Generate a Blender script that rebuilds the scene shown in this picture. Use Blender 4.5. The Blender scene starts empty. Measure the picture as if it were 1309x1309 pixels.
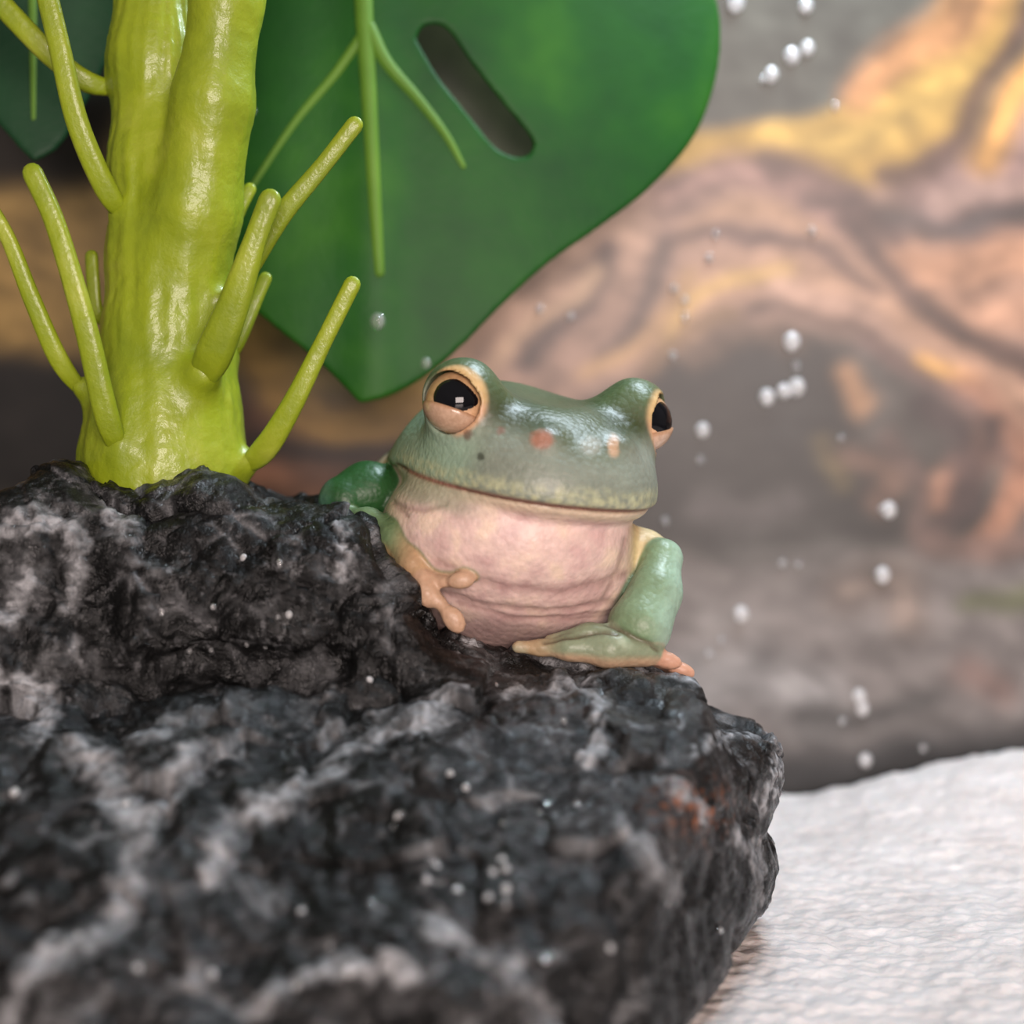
import bpy, math, random
import numpy as np
from mathutils import Vector

random.seed(7)
rng = np.random.RandomState(11)
CM = 0.01                       # the scene is worked out in centimetres and built in metres
scene = bpy.context.scene
COL = scene.collection

# ------------------------------------------------------------------ camera
PITCH = math.radians(4.0)
CAM = np.array([0.0, -18.0, 5.9])         # cm
FPX = 2014.0                               # focal length in pixels of the 1309 frame
HALF = 654.5
D0 = 18.0                                  # distance (cm) of the frog
S = D0 / FPX                               # cm per pixel at the frog
AX_R = np.array([1.0, 0, 0])
AX_F = np.array([0, math.cos(PITCH), -math.sin(PITCH)])
AX_U = np.array([0, math.sin(PITCH), math.cos(PITCH)])

cam_data = bpy.data.cameras.new('camera')
cam = bpy.data.objects.new('camera', cam_data)
COL.objects.link(cam)
cam.location = Vector(CAM * CM)
cam.rotation_euler = (math.pi / 2 - PITCH, 0, 0)
cam_data.sensor_width = 36
cam_data.lens = 36 * FPX / 1309.0
cam_data.clip_start = 0.005
cam_data.clip_end = 10
cam_data.dof.use_dof = True
cam_data.dof.focus_distance = 0.176
cam_data.dof.aperture_fstop = 13.5
cam_data.dof.aperture_blades = 0
scene.camera = cam

# ------------------------------------------------------------------ light
world = bpy.data.worlds.new('room')
scene.world = world
world.use_nodes = True
bg = world.node_tree.nodes['Background']
bg.inputs[0].default_value = (1.0, 0.93, 0.87, 1)
bg.inputs[1].default_value = 0.15

def area(name, loc, target, sx, sy, power, color):
    l = bpy.data.lights.new(name, 'AREA')
    l.shape = 'RECTANGLE'; l.size = sx * CM; l.size_y = sy * CM
    l.energy = power; l.color = color
    o = bpy.data.objects.new(name, l); COL.objects.link(o)
    o.location = Vector(loc) * CM
    o.rotation_euler = (Vector(target) - Vector(loc)).to_track_quat('-Z', 'Y').to_euler()
    return o
# tank lamp lying on the lid over the back half, and the warm room lamp behind the camera
area('tank_lamp', (5.5, 3.4, 19), (5, 3.0, 0), 9, 1.6, 0.33, (0.74, 0.88, 1.0))
area('room_lamp', (10, -60, 15), (0, 0, 3), 30, 22, 3.6, (1.0, 0.84, 0.78))

vs = scene.view_settings
vs.view_transform = 'Standard'; vs.look = 'None'; vs.gamma = 1.0
vs.use_curve_mapping = False
vs.exposure = 0.25

# ------------------------------------------------------------------ helpers
def lin(r, g, b):
    c = np.array([r, g, b], float) / 255.0
    return np.where(c <= 0.04045, c / 12.92, ((c + 0.055) / 1.055) ** 2.4)

def P(px, py, Y):
    """point (cm) on the ray of a pixel at world depth Y"""
    d = AX_F + AX_R * ((px - HALF) / FPX) + AX_U * ((HALF - py) / FPX)
    return CAM + d * ((Y - CAM[1]) / d[1])

def F(px, py, v):
    """pixel -> frog frame (pixel units at the frog, v = extra depth)"""
    k = 1 + v / FPX
    return np.array([(px - HALF) * k, v, (HALF - py) * k])

def f2w(q):
    """frog frame -> world cm"""
    q = np.asarray(q, float)
    return (CAM + np.multiply.outer(q[..., 0] * S, AX_R) + np.multiply.outer(D0 + q[..., 1] * S, AX_F)
            + np.multiply.outer(q[..., 2] * S, AX_U))

def w2px(p):
    """world cm -> pixel"""
    d = np.asarray(p) - CAM
    z = d @ AX_F
    return HALF + FPX * (d @ AX_R) / z, HALF - FPX * (d @ AX_U) / z

def sstep(a, b, x):
    t = np.clip((x - a) / (b - a), 0, 1)
    return t * t * (3 - 2 * t)

def smin(a, b, k):
    h = np.clip(0.5 + 0.5 * (b - a) / k, 0, 1)
    return b * (1 - h) + a * h - k * h * (1 - h)

def smax(a, b, k):
    return -smin(-a, -b, k)

_perm = np.random.RandomState(3).permutation(256)
_perm = np.concatenate([_perm, _perm, _perm])
_grad = np.random.RandomState(5).normal(size=(256, 3))
_grad /= np.linalg.norm(_grad, axis=1)[:, None]

def noise(p):
    """gradient noise, about -0.7..0.7; p (n,3)"""
    p = np.asarray(p, float)
    i = np.floor(p).astype(np.int64); f = p - i
    i &= 255
    u = f * f * f * (f * (f * 6 - 15) + 10)
    out = 0
    for dx in (0, 1):
        wx = u[:, 0] if dx else 1 - u[:, 0]
        for dy in (0, 1):
            wy = u[:, 1] if dy else 1 - u[:, 1]
            for dz in (0, 1):
                wz = u[:, 2] if dz else 1 - u[:, 2]
                h = _perm[_perm[_perm[(i[:, 0] + dx) & 255] + ((i[:, 1] + dy) & 255)] + ((i[:, 2] + dz) & 255)]
                g = _grad[h]
                out = out + wx * wy * wz * (g[:, 0] * (f[:, 0] - dx) + g[:, 1] * (f[:, 1] - dy) + g[:, 2] * (f[:, 2] - dz))
    return out

def fbm(p, octaves=4, gain=0.5):
    a, s, o = 1.0, 1.0, 0
    for k in range(octaves):
        o = o + a * noise(np.asarray(p) * s + 17.3 * k)
        a *= gain; s *= 2.03
    return o

def ridged(p, octaves=3):
    a, s, o = 1.0, 1.0, 0
    for k in range(octaves):
        o = o + a * (1 - np.abs(noise(np.asarray(p) * s + 31.7 * k)) * 2.4)
        a *= 0.5; s *= 2.1
    return o / 1.75

_wj = np.random.RandomState(9).uniform(0.1, 0.9, (256, 3))
_wd = np.random.RandomState(10).normal(size=(256, 3))
_wd /= np.linalg.norm(_wd, axis=1)[:, None]

def facets(p):
    """planar chips: each Voronoi cell is tilted its own way"""
    i = np.floor(p).astype(np.int64)
    best = np.full(len(p), 1e9); second = np.full(len(p), 1e9); out = np.zeros(len(p))
    for dx in (-1, 0, 1):
        for dy in (-1, 0, 1):
            for dz in (-1, 0, 1):
                c = i + np.array([dx, dy, dz]); k = c & 255
                h = _perm[_perm[_perm[k[:, 0]] + k[:, 1]] + k[:, 2]]
                r = p - c - _wj[h]
                d = (r * r).sum(1)
                t = (r * _wd[h]).sum(1) + 0.5 * (_wj[h, 0] - 0.5)
                m = d < best
                second = np.where(m, best, np.minimum(second, d))
                out = np.where(m, t, out); best = np.where(m, d, best)
    edge = np.sqrt(second) - np.sqrt(best)
    return out, edge

def surface_nets(f, org, h):
    nx, ny, nz = f.shape
    neg = f < 0
    c = np.zeros((nx - 1, ny - 1, nz - 1), np.int8)
    for dx in (0, 1):
        for dy in (0, 1):
            for dz in (0, 1):
                c += neg[dx:nx - 1 + dx, dy:ny - 1 + dy, dz:nz - 1 + dz]
    act = (c > 0) & (c < 8)
    ii = np.argwhere(act)
    idx = -np.ones(act.shape, np.int64)
    idx[act] = np.arange(len(ii))
    corners = [(dx, dy, dz) for dx in (0, 1) for dy in (0, 1) for dz in (0, 1)]
    val = {k: f[ii[:, 0] + k[0], ii[:, 1] + k[1], ii[:, 2] + k[2]] for k in corners}
    acc = np.zeros((len(ii), 3)); cnt = np.zeros(len(ii))
    for k in corners:
        for ax in range(3):
            if k[ax] == 0:
                k2 = list(k); k2[ax] = 1; k2 = tuple(k2)
                a, b = val[k], val[k2]
                m = (a < 0) != (b < 0)
                t = np.where(m, a / np.where(m, a - b, 1), 0)
                pt = np.array(k, float)[None, :] + np.zeros((len(ii), 3))
                pt[:, ax] += t
                acc += np.where(m[:, None], pt, 0); cnt += m
    v = (ii + acc / cnt[:, None]) * h + org
    quads = []
    for ax in range(3):
        sl0 = [slice(None)] * 3; sl1 = [slice(None)] * 3
        sl0[ax] = slice(0, -1); sl1[ax] = slice(1, None)
        a, b = neg[tuple(sl0)], neg[tuple(sl1)]
        e = np.argwhere(a != b)
        o1, o2 = (ax + 1) % 3, (ax + 2) % 3
        ok = (e[:, o1] > 0) & (e[:, o2] > 0) & (e[:, o1] < f.shape[o1] - 1) & (e[:, o2] < f.shape[o2] - 1)
        e = e[ok]
        ins = a[e[:, 0], e[:, 1], e[:, 2]]
        def cell(d1, d2):
            q = e.copy(); q[:, o1] -= d1; q[:, o2] -= d2
            return idx[q[:, 0], q[:, 1], q[:, 2]]
        q = np.stack([cell(0, 0), cell(1, 0), cell(1, 1), cell(0, 1)], 1)
        q[~ins] = q[~ins][:, ::-1]
        quads.append(q)
    return v, np.concatenate(quads)

def relax(v, q, n=2, lam=0.5):
    e = np.concatenate([q[:, [0, 1]], q[:, [1, 2]], q[:, [2, 3]], q[:, [3, 0]]])
    deg = np.bincount(e[:, 0], minlength=len(v)) + np.bincount(e[:, 1], minlength=len(v))
    deg = np.maximum(deg, 1)
    for _ in range(n):
        s = np.stack([np.bincount(e[:, 0], v[e[:, 1], k], len(v)) + np.bincount(e[:, 1], v[e[:, 0], k], len(v)) for k in range(3)], 1)
        v = v + lam * (s / deg[:, None] - v)
    return v

def normals(v, q):
    n = np.cross(v[q[:, 2]] - v[q[:, 0]], v[q[:, 3]] - v[q[:, 1]])
    out = np.zeros_like(v)
    for k in range(4):
        for c in range(3):
            out[:, c] += np.bincount(q[:, k], n[:, c], len(v))
    return out / np.maximum(np.linalg.norm(out, axis=1), 1e-12)[:, None]

def subdivide(v, q):
    """linear subdivision of a quad mesh"""
    e = np.stack([q, np.roll(q, -1, 1)], 2)
    es = np.sort(e.reshape(-1, 2), 1)
    key = es[:, 0] * (len(v) + 1) + es[:, 1]
    uq, first, inv = np.unique(key, return_index=True, return_inverse=True)
    inv = inv.reshape(-1, 4)
    em = (v[es[first, 0]] + v[es[first, 1]]) * 0.5
    fm = v[q].mean(1)
    nv = len(v); ne = len(uq)
    V = np.concatenate([v, em, fm])
    fi = nv + ne + np.arange(len(q))
    ei = inv + nv
    Q = np.concatenate([np.stack([q[:, k], ei[:, k], fi, ei[:, k - 1]], 1) for k in range(4)])
    return V, Q

def grid_axes(lo, hi, h):
    ax = [np.arange(lo[k], hi[k] + h, h) for k in range(3)]
    return ax, np.meshgrid(*ax, indexing='ij')

def band_eval(fn, ax, h, stride=4):
    """signed distance on a grid, worked out finely only near the surface"""
    cx = [a[::stride] for a in ax]
    n = [(len(c) - 1) * stride + 1 for c in cx]
    ax = [a[:k] for a, k in zip(ax, n)]
    G = np.meshgrid(*cx, indexing='ij')
    c = fn(*G)
    near = np.abs(c) < h * stride * 2.4
    f = np.repeat(np.repeat(np.repeat(c, stride, 0), stride, 1), stride, 2)
    m = np.repeat(np.repeat(np.repeat(near, stride, 0), stride, 1), stride, 2)
    o = stride // 2
    f = f[o:o + n[0], o:o + n[1], o:o + n[2]]; m = m[o:o + n[0], o:o + n[1], o:o + n[2]]
    f = np.ascontiguousarray(f)
    ii = np.nonzero(m)
    for k in range(0, len(ii[0]), 400000):
        sl = tuple(i[k:k + 400000] for i in ii)
        f[sl] = fn(ax[0][sl[0]], ax[1][sl[1]], ax[2][sl[2]])
    return f, ax

def mesh_obj(name, verts_cm, faces, mat, parent=None, colors=None, smooth=True, origin=None):
    """one mesh object; verts in world cm; origin (cm) = the parent's or the object's base"""
    v = np.asarray(verts_cm, float)
    base = np.zeros(3)
    if parent is not None:
        base = np.array(parent['_base']) if '_base' in parent else np.zeros(3)
    elif origin is not None:
        base = np.asarray(origin, float)
    me = bpy.data.meshes.new(name)
    vv = (v - base) * CM
    if isinstance(faces, np.ndarray):
        n, k = faces.shape
        me.vertices.add(len(vv)); me.vertices.foreach_set('co', vv.astype(np.float32).ravel())
        me.loops.add(n * k); me.loops.foreach_set('vertex_index', faces.astype(np.int32).ravel())
        me.polygons.add(n)
        me.polygons.foreach_set('loop_start', np.arange(0, n * k, k, dtype=np.int32))
        me.update(calc_edges=True)
        me.validate()
    else:
        me.from_pydata([tuple(x) for x in vv], [], faces)
    me.polygons.foreach_set('use_smooth', [smooth] * len(me.polygons))
    if colors is not None:
        a = me.color_attributes.new('Col', 'FLOAT_COLOR', 'POINT')
        c = np.ones((len(vv), 4), np.float32); c[:, :colors.shape[1]] = colors
        a.data.foreach_set('color', c.ravel())
    me.materials.append(mat)
    o = bpy.data.objects.new(name, me); COL.objects.link(o)
    if parent is not None:
        o.parent = parent
        if '_base' in parent: o['_base'] = list(base)
    else:
        o.location = Vector(base * CM)
        o['_base'] = list(base)
    return o

def thing(name, base, label, cat, group=None):
    o = bpy.data.objects.new(name, None); COL.objects.link(o)
    o.location = Vector(np.asarray(base) * CM); o['_base'] = [float(x) for x in base]
    o.empty_display_size = 0.005
    tag(o, label, cat, group)
    return o

def tag(o, label=None, cat=None, group=None, kind=None):
    if label: o['label'] = label
    if cat: o['category'] = cat
    if group: o['group'] = group
    if kind: o['kind'] = kind
    return o

def spline(pts, n):
    """Catmull-Rom through rows of pts (any number of columns)"""
    p = np.asarray(pts, float)
    p = np.vstack([2 * p[0] - p[1], p, 2 * p[-1] - p[-2]])
    m = len(p) - 3
    t = np.linspace(0, m - 1e-9, n)
    i = t.astype(int); f = (t - i)[:, None]
    a, b, c, d = p[i], p[i + 1], p[i + 2], p[i + 3]
    return 0.5 * (2 * b + (c - a) * f + (2 * a - 5 * b + 4 * c - d) * f ** 2 + (3 * b - a - 3 * c + d) * f ** 3)

def tube(pts, rad, seg=12, flat=1.0, side=None, groove=0.0):
    """closed tube with rounded ends; pts (n,3), rad (n,), flat squeezes it along the depth axis"""
    pts = np.asarray(pts, float); n = len(pts)
    t = np.gradient(pts, axis=0); t /= np.linalg.norm(t, axis=1)[:, None]
    ref = np.array([0, 1.0, 0.15]) if side is None else np.asarray(side, float)
    a = np.cross(t, ref); a /= np.linalg.norm(a, axis=1)[:, None]
    b = np.cross(a, t)
    th = np.linspace(0, 2 * np.pi, seg, endpoint=False)
    rings, rr = [], []
    cap = [(-1.0, 0.15), (-0.85, 0.55), (-0.5, 0.87)]
    def ring(c, r, ti, ai, bi):
        k = 1 - groove * np.exp(-((np.sin(th) + 1) / 0.12))
        return c + r * (np.cos(th)[:, None] * ai + flat * (np.sin(th) * k)[:, None] * bi)
    for s, k in cap: rings.append(ring(pts[0] + t[0] * rad[0] * s, rad[0] * k, t[0], a[0], b[0]))
    for i in range(n): rings.append(ring(pts[i], rad[i], t[i], a[i], b[i]))
    for s, k in cap[::-1]: rings.append(ring(pts[-1] - t[-1] * rad[-1] * s, rad[-1] * k, t[-1], a[-1], b[-1]))
    m = len(rings)
    v = np.concatenate(rings)
    f = []
    for i in range(m - 1):
        for j in range(seg):
            j2 = (j + 1) % seg
            f.append((i * seg + j, i * seg + j2, (i + 1) * seg + j2, (i + 1) * seg + j))
    f.append(tuple(range(seg))[::-1]); f.append(tuple((m - 1) * seg + j for j in range(seg)))
    return v, f

# ------------------------------------------------------------------ materials
def nodes_of(name):
    m = bpy.data.materials.new(name); m.use_nodes = True
    nt = m.node_tree
    return m, nt, nt.nodes['Principled BSDF']

def N(nt, typ, **kw):
    n = nt.nodes.new(typ)
    for k, v in kw.items(): setattr(n, k, v)
    return n

def texn(nt, scale, detail=4, rough=0.6, dist=0.0):
    tc = N(nt, 'ShaderNodeTexCoord')
    n = N(nt, 'ShaderNodeTexNoise')
    n.inputs['Scale'].default_value = scale; n.inputs['Detail'].default_value = detail
    n.inputs['Roughness'].default_value = rough; n.inputs['Distortion'].default_value = dist
    nt.links.new(tc.outputs['Object'], n.inputs['Vector'])
    return n

def vor(nt, scale, feature='F1'):
    tc = N(nt, 'ShaderNodeTexCoord')
    n = N(nt, 'ShaderNodeTexVoronoi', feature=feature)
    n.inputs['Scale'].default_value = scale
    nt.links.new(tc.outputs['Object'], n.inputs['Vector'])
    return n

def bump(nt, src, dist, strength=1.0, prev=None):
    b = N(nt, 'ShaderNodeBump')
    b.inputs['Strength'].default_value = strength; b.inputs['Distance'].default_value = dist
    nt.links.new(src, b.inputs['Height'])
    if prev: nt.links.new(prev.outputs[0], b.inputs['Normal'])
    return b

def ramp(nt, src, stops):
    r = N(nt, 'ShaderNodeValToRGB')
    e = r.color_ramp.elements
    while len(e) < len(stops): e.new(0.5)
    for el, (p, c) in zip(e, stops):
        el.position = p; el.color = (*c, 1) if len(c) == 3 else c
    nt.links.new(src, r.inputs[0])
    return r

def mixc(nt, fac, a, b, mode='MIX'):
    m = N(nt, 'ShaderNodeMix', data_type='RGBA', blend_type=mode)
    for sock, val in ((m.inputs[0], fac), (m.inputs[6], a), (m.inputs[7], b)):
        if hasattr(val, 'is_output'): nt.links.new(val, sock)
        elif isinstance(val, (int, float)): sock.default_value = val
        else: sock.default_value = (*val, 1)
    return m.outputs[2]

def vcol(nt):
    a = N(nt, 'ShaderNodeVertexColor'); a.layer_name = 'Col'
    return a.outputs['Color']

def mat_frog():
    m, nt, b = nodes_of('frog_skin')
    n = texn(nt, 900, 3)
    c = mixc(nt, 0.35, vcol(nt), ramp(nt, n.outputs[0], [(0.3, (0.55, 0.55, 0.55)), (0.7, (1, 1, 1))]).outputs[0], 'MULTIPLY')
    nt.links.new(c, b.inputs['Base Color'])
    b.inputs['Roughness'].default_value = 0.46
    b.inputs['Specular IOR Level'].default_value = 0.42
    b.inputs['Subsurface Weight'].default_value = 0.12
    b.inputs['Subsurface Radius'].default_value = (1, 0.5, 0.35)
    b.inputs['Subsurface Scale'].default_value = 0.0008
    b.inputs['Coat Weight'].default_value = 0.10
    b.inputs['Coat Roughness'].default_value = 0.22
    v = vor(nt, 1500)
    b1 = bump(nt, v.outputs['Distance'], -0.00012, 0.55)
    b2 = bump(nt, n.outputs[0], 0.00018, 0.35, b1)
    nt.links.new(b2.outputs[0], b.inputs['Normal'])
    return m

def mat_eye():
    m, nt, b = nodes_of('eye_iris')
    n = texn(nt, 1800, 3)
    c = mixc(nt, 0.4, vcol(nt), ramp(nt, n.outputs[0], [(0.35, (0.5, 0.4, 0.3)), (0.65, (1, 1, 1))]).outputs[0], 'MULTIPLY')
    nt.links.new(c, b.inputs['Base Color'])
    b.inputs['Roughness'].default_value = 0.25
    b.inputs['Coat Weight'].default_value = 0.6
    return m

def mat_pupil():
    m, nt, b = nodes_of('pupil_black')
    n = texn(nt, 300, 2)
    r = ramp(nt, n.outputs[0], [(0.3, (0.002, 0.002, 0.003)), (0.8, (0.006, 0.006, 0.008))])
    nt.links.new(r.outputs[0], b.inputs['Base Color'])
    b.inputs['Roughness'].default_value = 0.04
    b.inputs['Specular IOR Level'].default_value = 0.35
    return m

def mat_rock():
    m, nt, b = nodes_of('black_wet_rock')
    n1 = texn(nt, 260, 6, 0.65)
    n2 = texn(nt, 1400, 4, 0.6)
    c = mixc(nt, 0.85, vcol(nt), ramp(nt, n1.outputs[0], [(0.36, (0.2, 0.2, 0.2)), (0.66, (1.3, 1.3, 1.3))]).outputs[0], 'MULTIPLY')
    n3 = texn(nt, 620, 5, 0.7)
    sp = ramp(nt, n3.outputs[0], [(0.58, (0, 0, 0)), (0.70, (0.55, 0.55, 0.55))])
    c = mixc(nt, sp.outputs[0], c, lin(120, 120, 122))
    nt.links.new(c, b.inputs['Base Color'])
    b.inputs['Roughness'].default_value = 0.5
    b.inputs['Specular IOR Level'].default_value = 0.1
    rr = ramp(nt, n1.outputs[0], [(0.40, (0.7, 0.7, 0.7)), (0.60, (0.1, 0.1, 0.1))])
    nt.links.new(rr.outputs[0], b.inputs['Coat Weight'])
    b.inputs['Coat Roughness'].default_value = 0.07
    b1 = bump(nt, n1.outputs[0], 0.0016, 0.9)
    b2 = bump(nt, n2.outputs[0], 0.0002, 0.4, b1)
    nt.links.new(b2.outputs[0], b.inputs['Normal']); nt.links.new(b2.outputs[0], b.inputs['Coat Normal'])
    return m

def mat_stem():
    m, nt, b = nodes_of('lime_green_plastic')
    n = texn(nt, 90, 4)
    n2 = texn(nt, 700, 3)
    c = ramp(nt, n.outputs[0], [(0.3, lin(120, 138, 22)), (0.55, lin(142, 158, 28)), (0.75, lin(164, 174, 60))])
    nt.links.new(c.outputs[0], b.inputs['Base Color'])
    b.inputs['Roughness'].default_value = 0.45
    b.inputs['Subsurface Weight'].default_value = 0.25
    b.inputs['Subsurface Radius'].default_value = (0.8, 1, 0.15)
    b.inputs['Subsurface Scale'].default_value = 0.0015
    b1 = bump(nt, n.outputs[0], 0.0005, 0.5)
    b2 = bump(nt, n2.outputs[0], 0.00022, 0.7, b1)
    nt.links.new(b2.outputs[0], b.inputs['Normal'])
    b.inputs['Coat Weight'].default_value = 0.2
    b.inputs['Coat Roughness'].default_value = 0.12
    nt.links.new(b2.outputs[0], b.inputs['Coat Normal'])
    return m

def mat_leaf(name, c1, c2, c3):
    m, nt, b = nodes_of(name)
    n = texn(nt, 45, 3)
    n2 = texn(nt, 900, 3)
    c = ramp(nt, n.outputs[0], [(0.3, c1), (0.5, c2), (0.72, c3)])
    nt.links.new(c.outputs[0], b.inputs['Base Color'])
    b.inputs['Roughness'].default_value = 0.5
    b.inputs['Specular IOR Level'].default_value = 0.2
    b1 = bump(nt, n2.outputs[0], 0.0001, 0.5)
    nt.links.new(b1.outputs[0], b.inputs['Normal'])
    return m

def mat_towel():
    m, nt, b = nodes_of('white_paper_towel')
    n = texn(nt, 160, 4)
    n2 = texn(nt, 1500, 4)
    c = ramp(nt, n.outputs[0], [(0.3, lin(202, 191, 186)), (0.7, lin(228, 219, 215))])
    nt.links.new(c.outputs[0], b.inputs['Base Color'])
    b.inputs['Roughness'].default_value = 0.75
    b.inputs['Subsurface Weight'].default_value = 0.1
    b.inputs['Subsurface Scale'].default_value = 0.001
    b1 = bump(nt, n.outputs[0], 0.0012, 0.5)
    b2 = bump(nt, n2.outputs[0], 0.0002, 0.5, b1)
    nt.links.new(b2.outputs[0], b.inputs['Normal'])
    return m

def mat_print():
    m, nt, b = nodes_of('printed_backdrop')
    n = texn(nt, 420, 3)
    c = mixc(nt, 0.3, vcol(nt), ramp(nt, n.outputs[0], [(0.3, (0.7, 0.7, 0.7)), (0.7, (1.1, 1.1, 1.1))]).outputs[0], 'MULTIPLY')
    nt.links.new(c, b.inputs['Base Color'])
    b.inputs['Roughness'].default_value = 0.4
    b.inputs['Specular IOR Level'].default_value = 0.4
    return m

def mat_floor():
    m, nt, b = nodes_of('tank_floor')
    n = texn(nt, 60, 3)
    c = ramp(nt, n.outputs[0], [(0.3, (0.08, 0.08, 0.08)), (0.7, (0.11, 0.11, 0.11))])
    nt.links.new(c.outputs[0], b.inputs['Base Color'])
    b.inputs['Roughness'].default_value = 0.2
    return m

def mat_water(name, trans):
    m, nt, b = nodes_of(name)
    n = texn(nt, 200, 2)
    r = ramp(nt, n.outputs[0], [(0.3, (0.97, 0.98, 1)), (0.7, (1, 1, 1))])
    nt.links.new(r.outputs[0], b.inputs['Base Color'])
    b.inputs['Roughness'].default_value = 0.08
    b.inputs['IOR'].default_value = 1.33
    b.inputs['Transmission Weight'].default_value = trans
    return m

M_FROG, M_EYE, M_PUPIL, M_ROCK, M_STEM = mat_frog(), mat_eye(), mat_pupil(), mat_rock(), mat_stem()
M_LEAF = mat_leaf('green_leaf_plastic', lin(14, 64, 20), lin(24, 80, 20), lin(48, 104, 22))
M_LEAFD = mat_leaf('dark_leaf_plastic', lin(14, 46, 26), lin(20, 58, 32), lin(28, 70, 38))
M_VEIN = mat_leaf('leaf_vein_plastic', lin(74, 112, 36), lin(90, 128, 44), lin(106, 142, 52))
M_TOWEL, M_PRINT, M_FLOOR, M_WATER_GLINT = mat_towel(), mat_print(), mat_floor(), mat_water('water_milky_glint', 0.66)  # the bright drops' milky white body stands in for the lamp's glint
M_FAINT = mat_water('water_clear', 0.86)

# ------------------------------------------------------------------ setting: printed back wall and tank floor
WALL_Y = 6.1

def seg_dist(x, y, pts):
    """distance to a polyline and the position along it (0..1)"""
    pts = np.asarray(pts, float)
    best = np.full(x.shape, 1e9); tt = np.zeros(x.shape)
    for i in range(len(pts) - 1):
        a, b = pts[i, :2], pts[i + 1, :2]
        d = b - a; L = max(d @ d, 1e-9)
        t = np.clip(((x - a[0]) * d[0] + (y - a[1]) * d[1]) / L, 0, 1)
        q = np.hypot(x - a[0] - t * d[0], y - a[1] - t * d[1])
        m = q < best
        best = np.where(m, q, best); tt = np.where(m, (i + t) / (len(pts) - 1), tt)
    return best, tt

def poly_sdf(x, y, pts):
    pts = np.asarray(pts, float)
    d = np.full(np.broadcast(x, y).shape, 1e9); ins = np.zeros(d.shape, bool)
    n = len(pts)
    for i in range(n):
        a, b = pts[i], pts[(i + 1) % n]
        e = b - a; L = max(e @ e, 1e-12)
        t = np.clip(((x - a[0]) * e[0] + (y - a[1]) * e[1]) / L, 0, 1)
        d = np.minimum(d, (x - a[0] - t * e[0]) ** 2 + (y - a[1] - t * e[1]) ** 2)
        if a[1] != b[1]:
            c = ((a[1] > y) != (b[1] > y)) & (x < (b[0] - a[0]) * (y - a[1]) / (b[1] - a[1]) + a[0])
            ins ^= c
    d = np.sqrt(d)
    return np.where(ins, -d, d)

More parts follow.
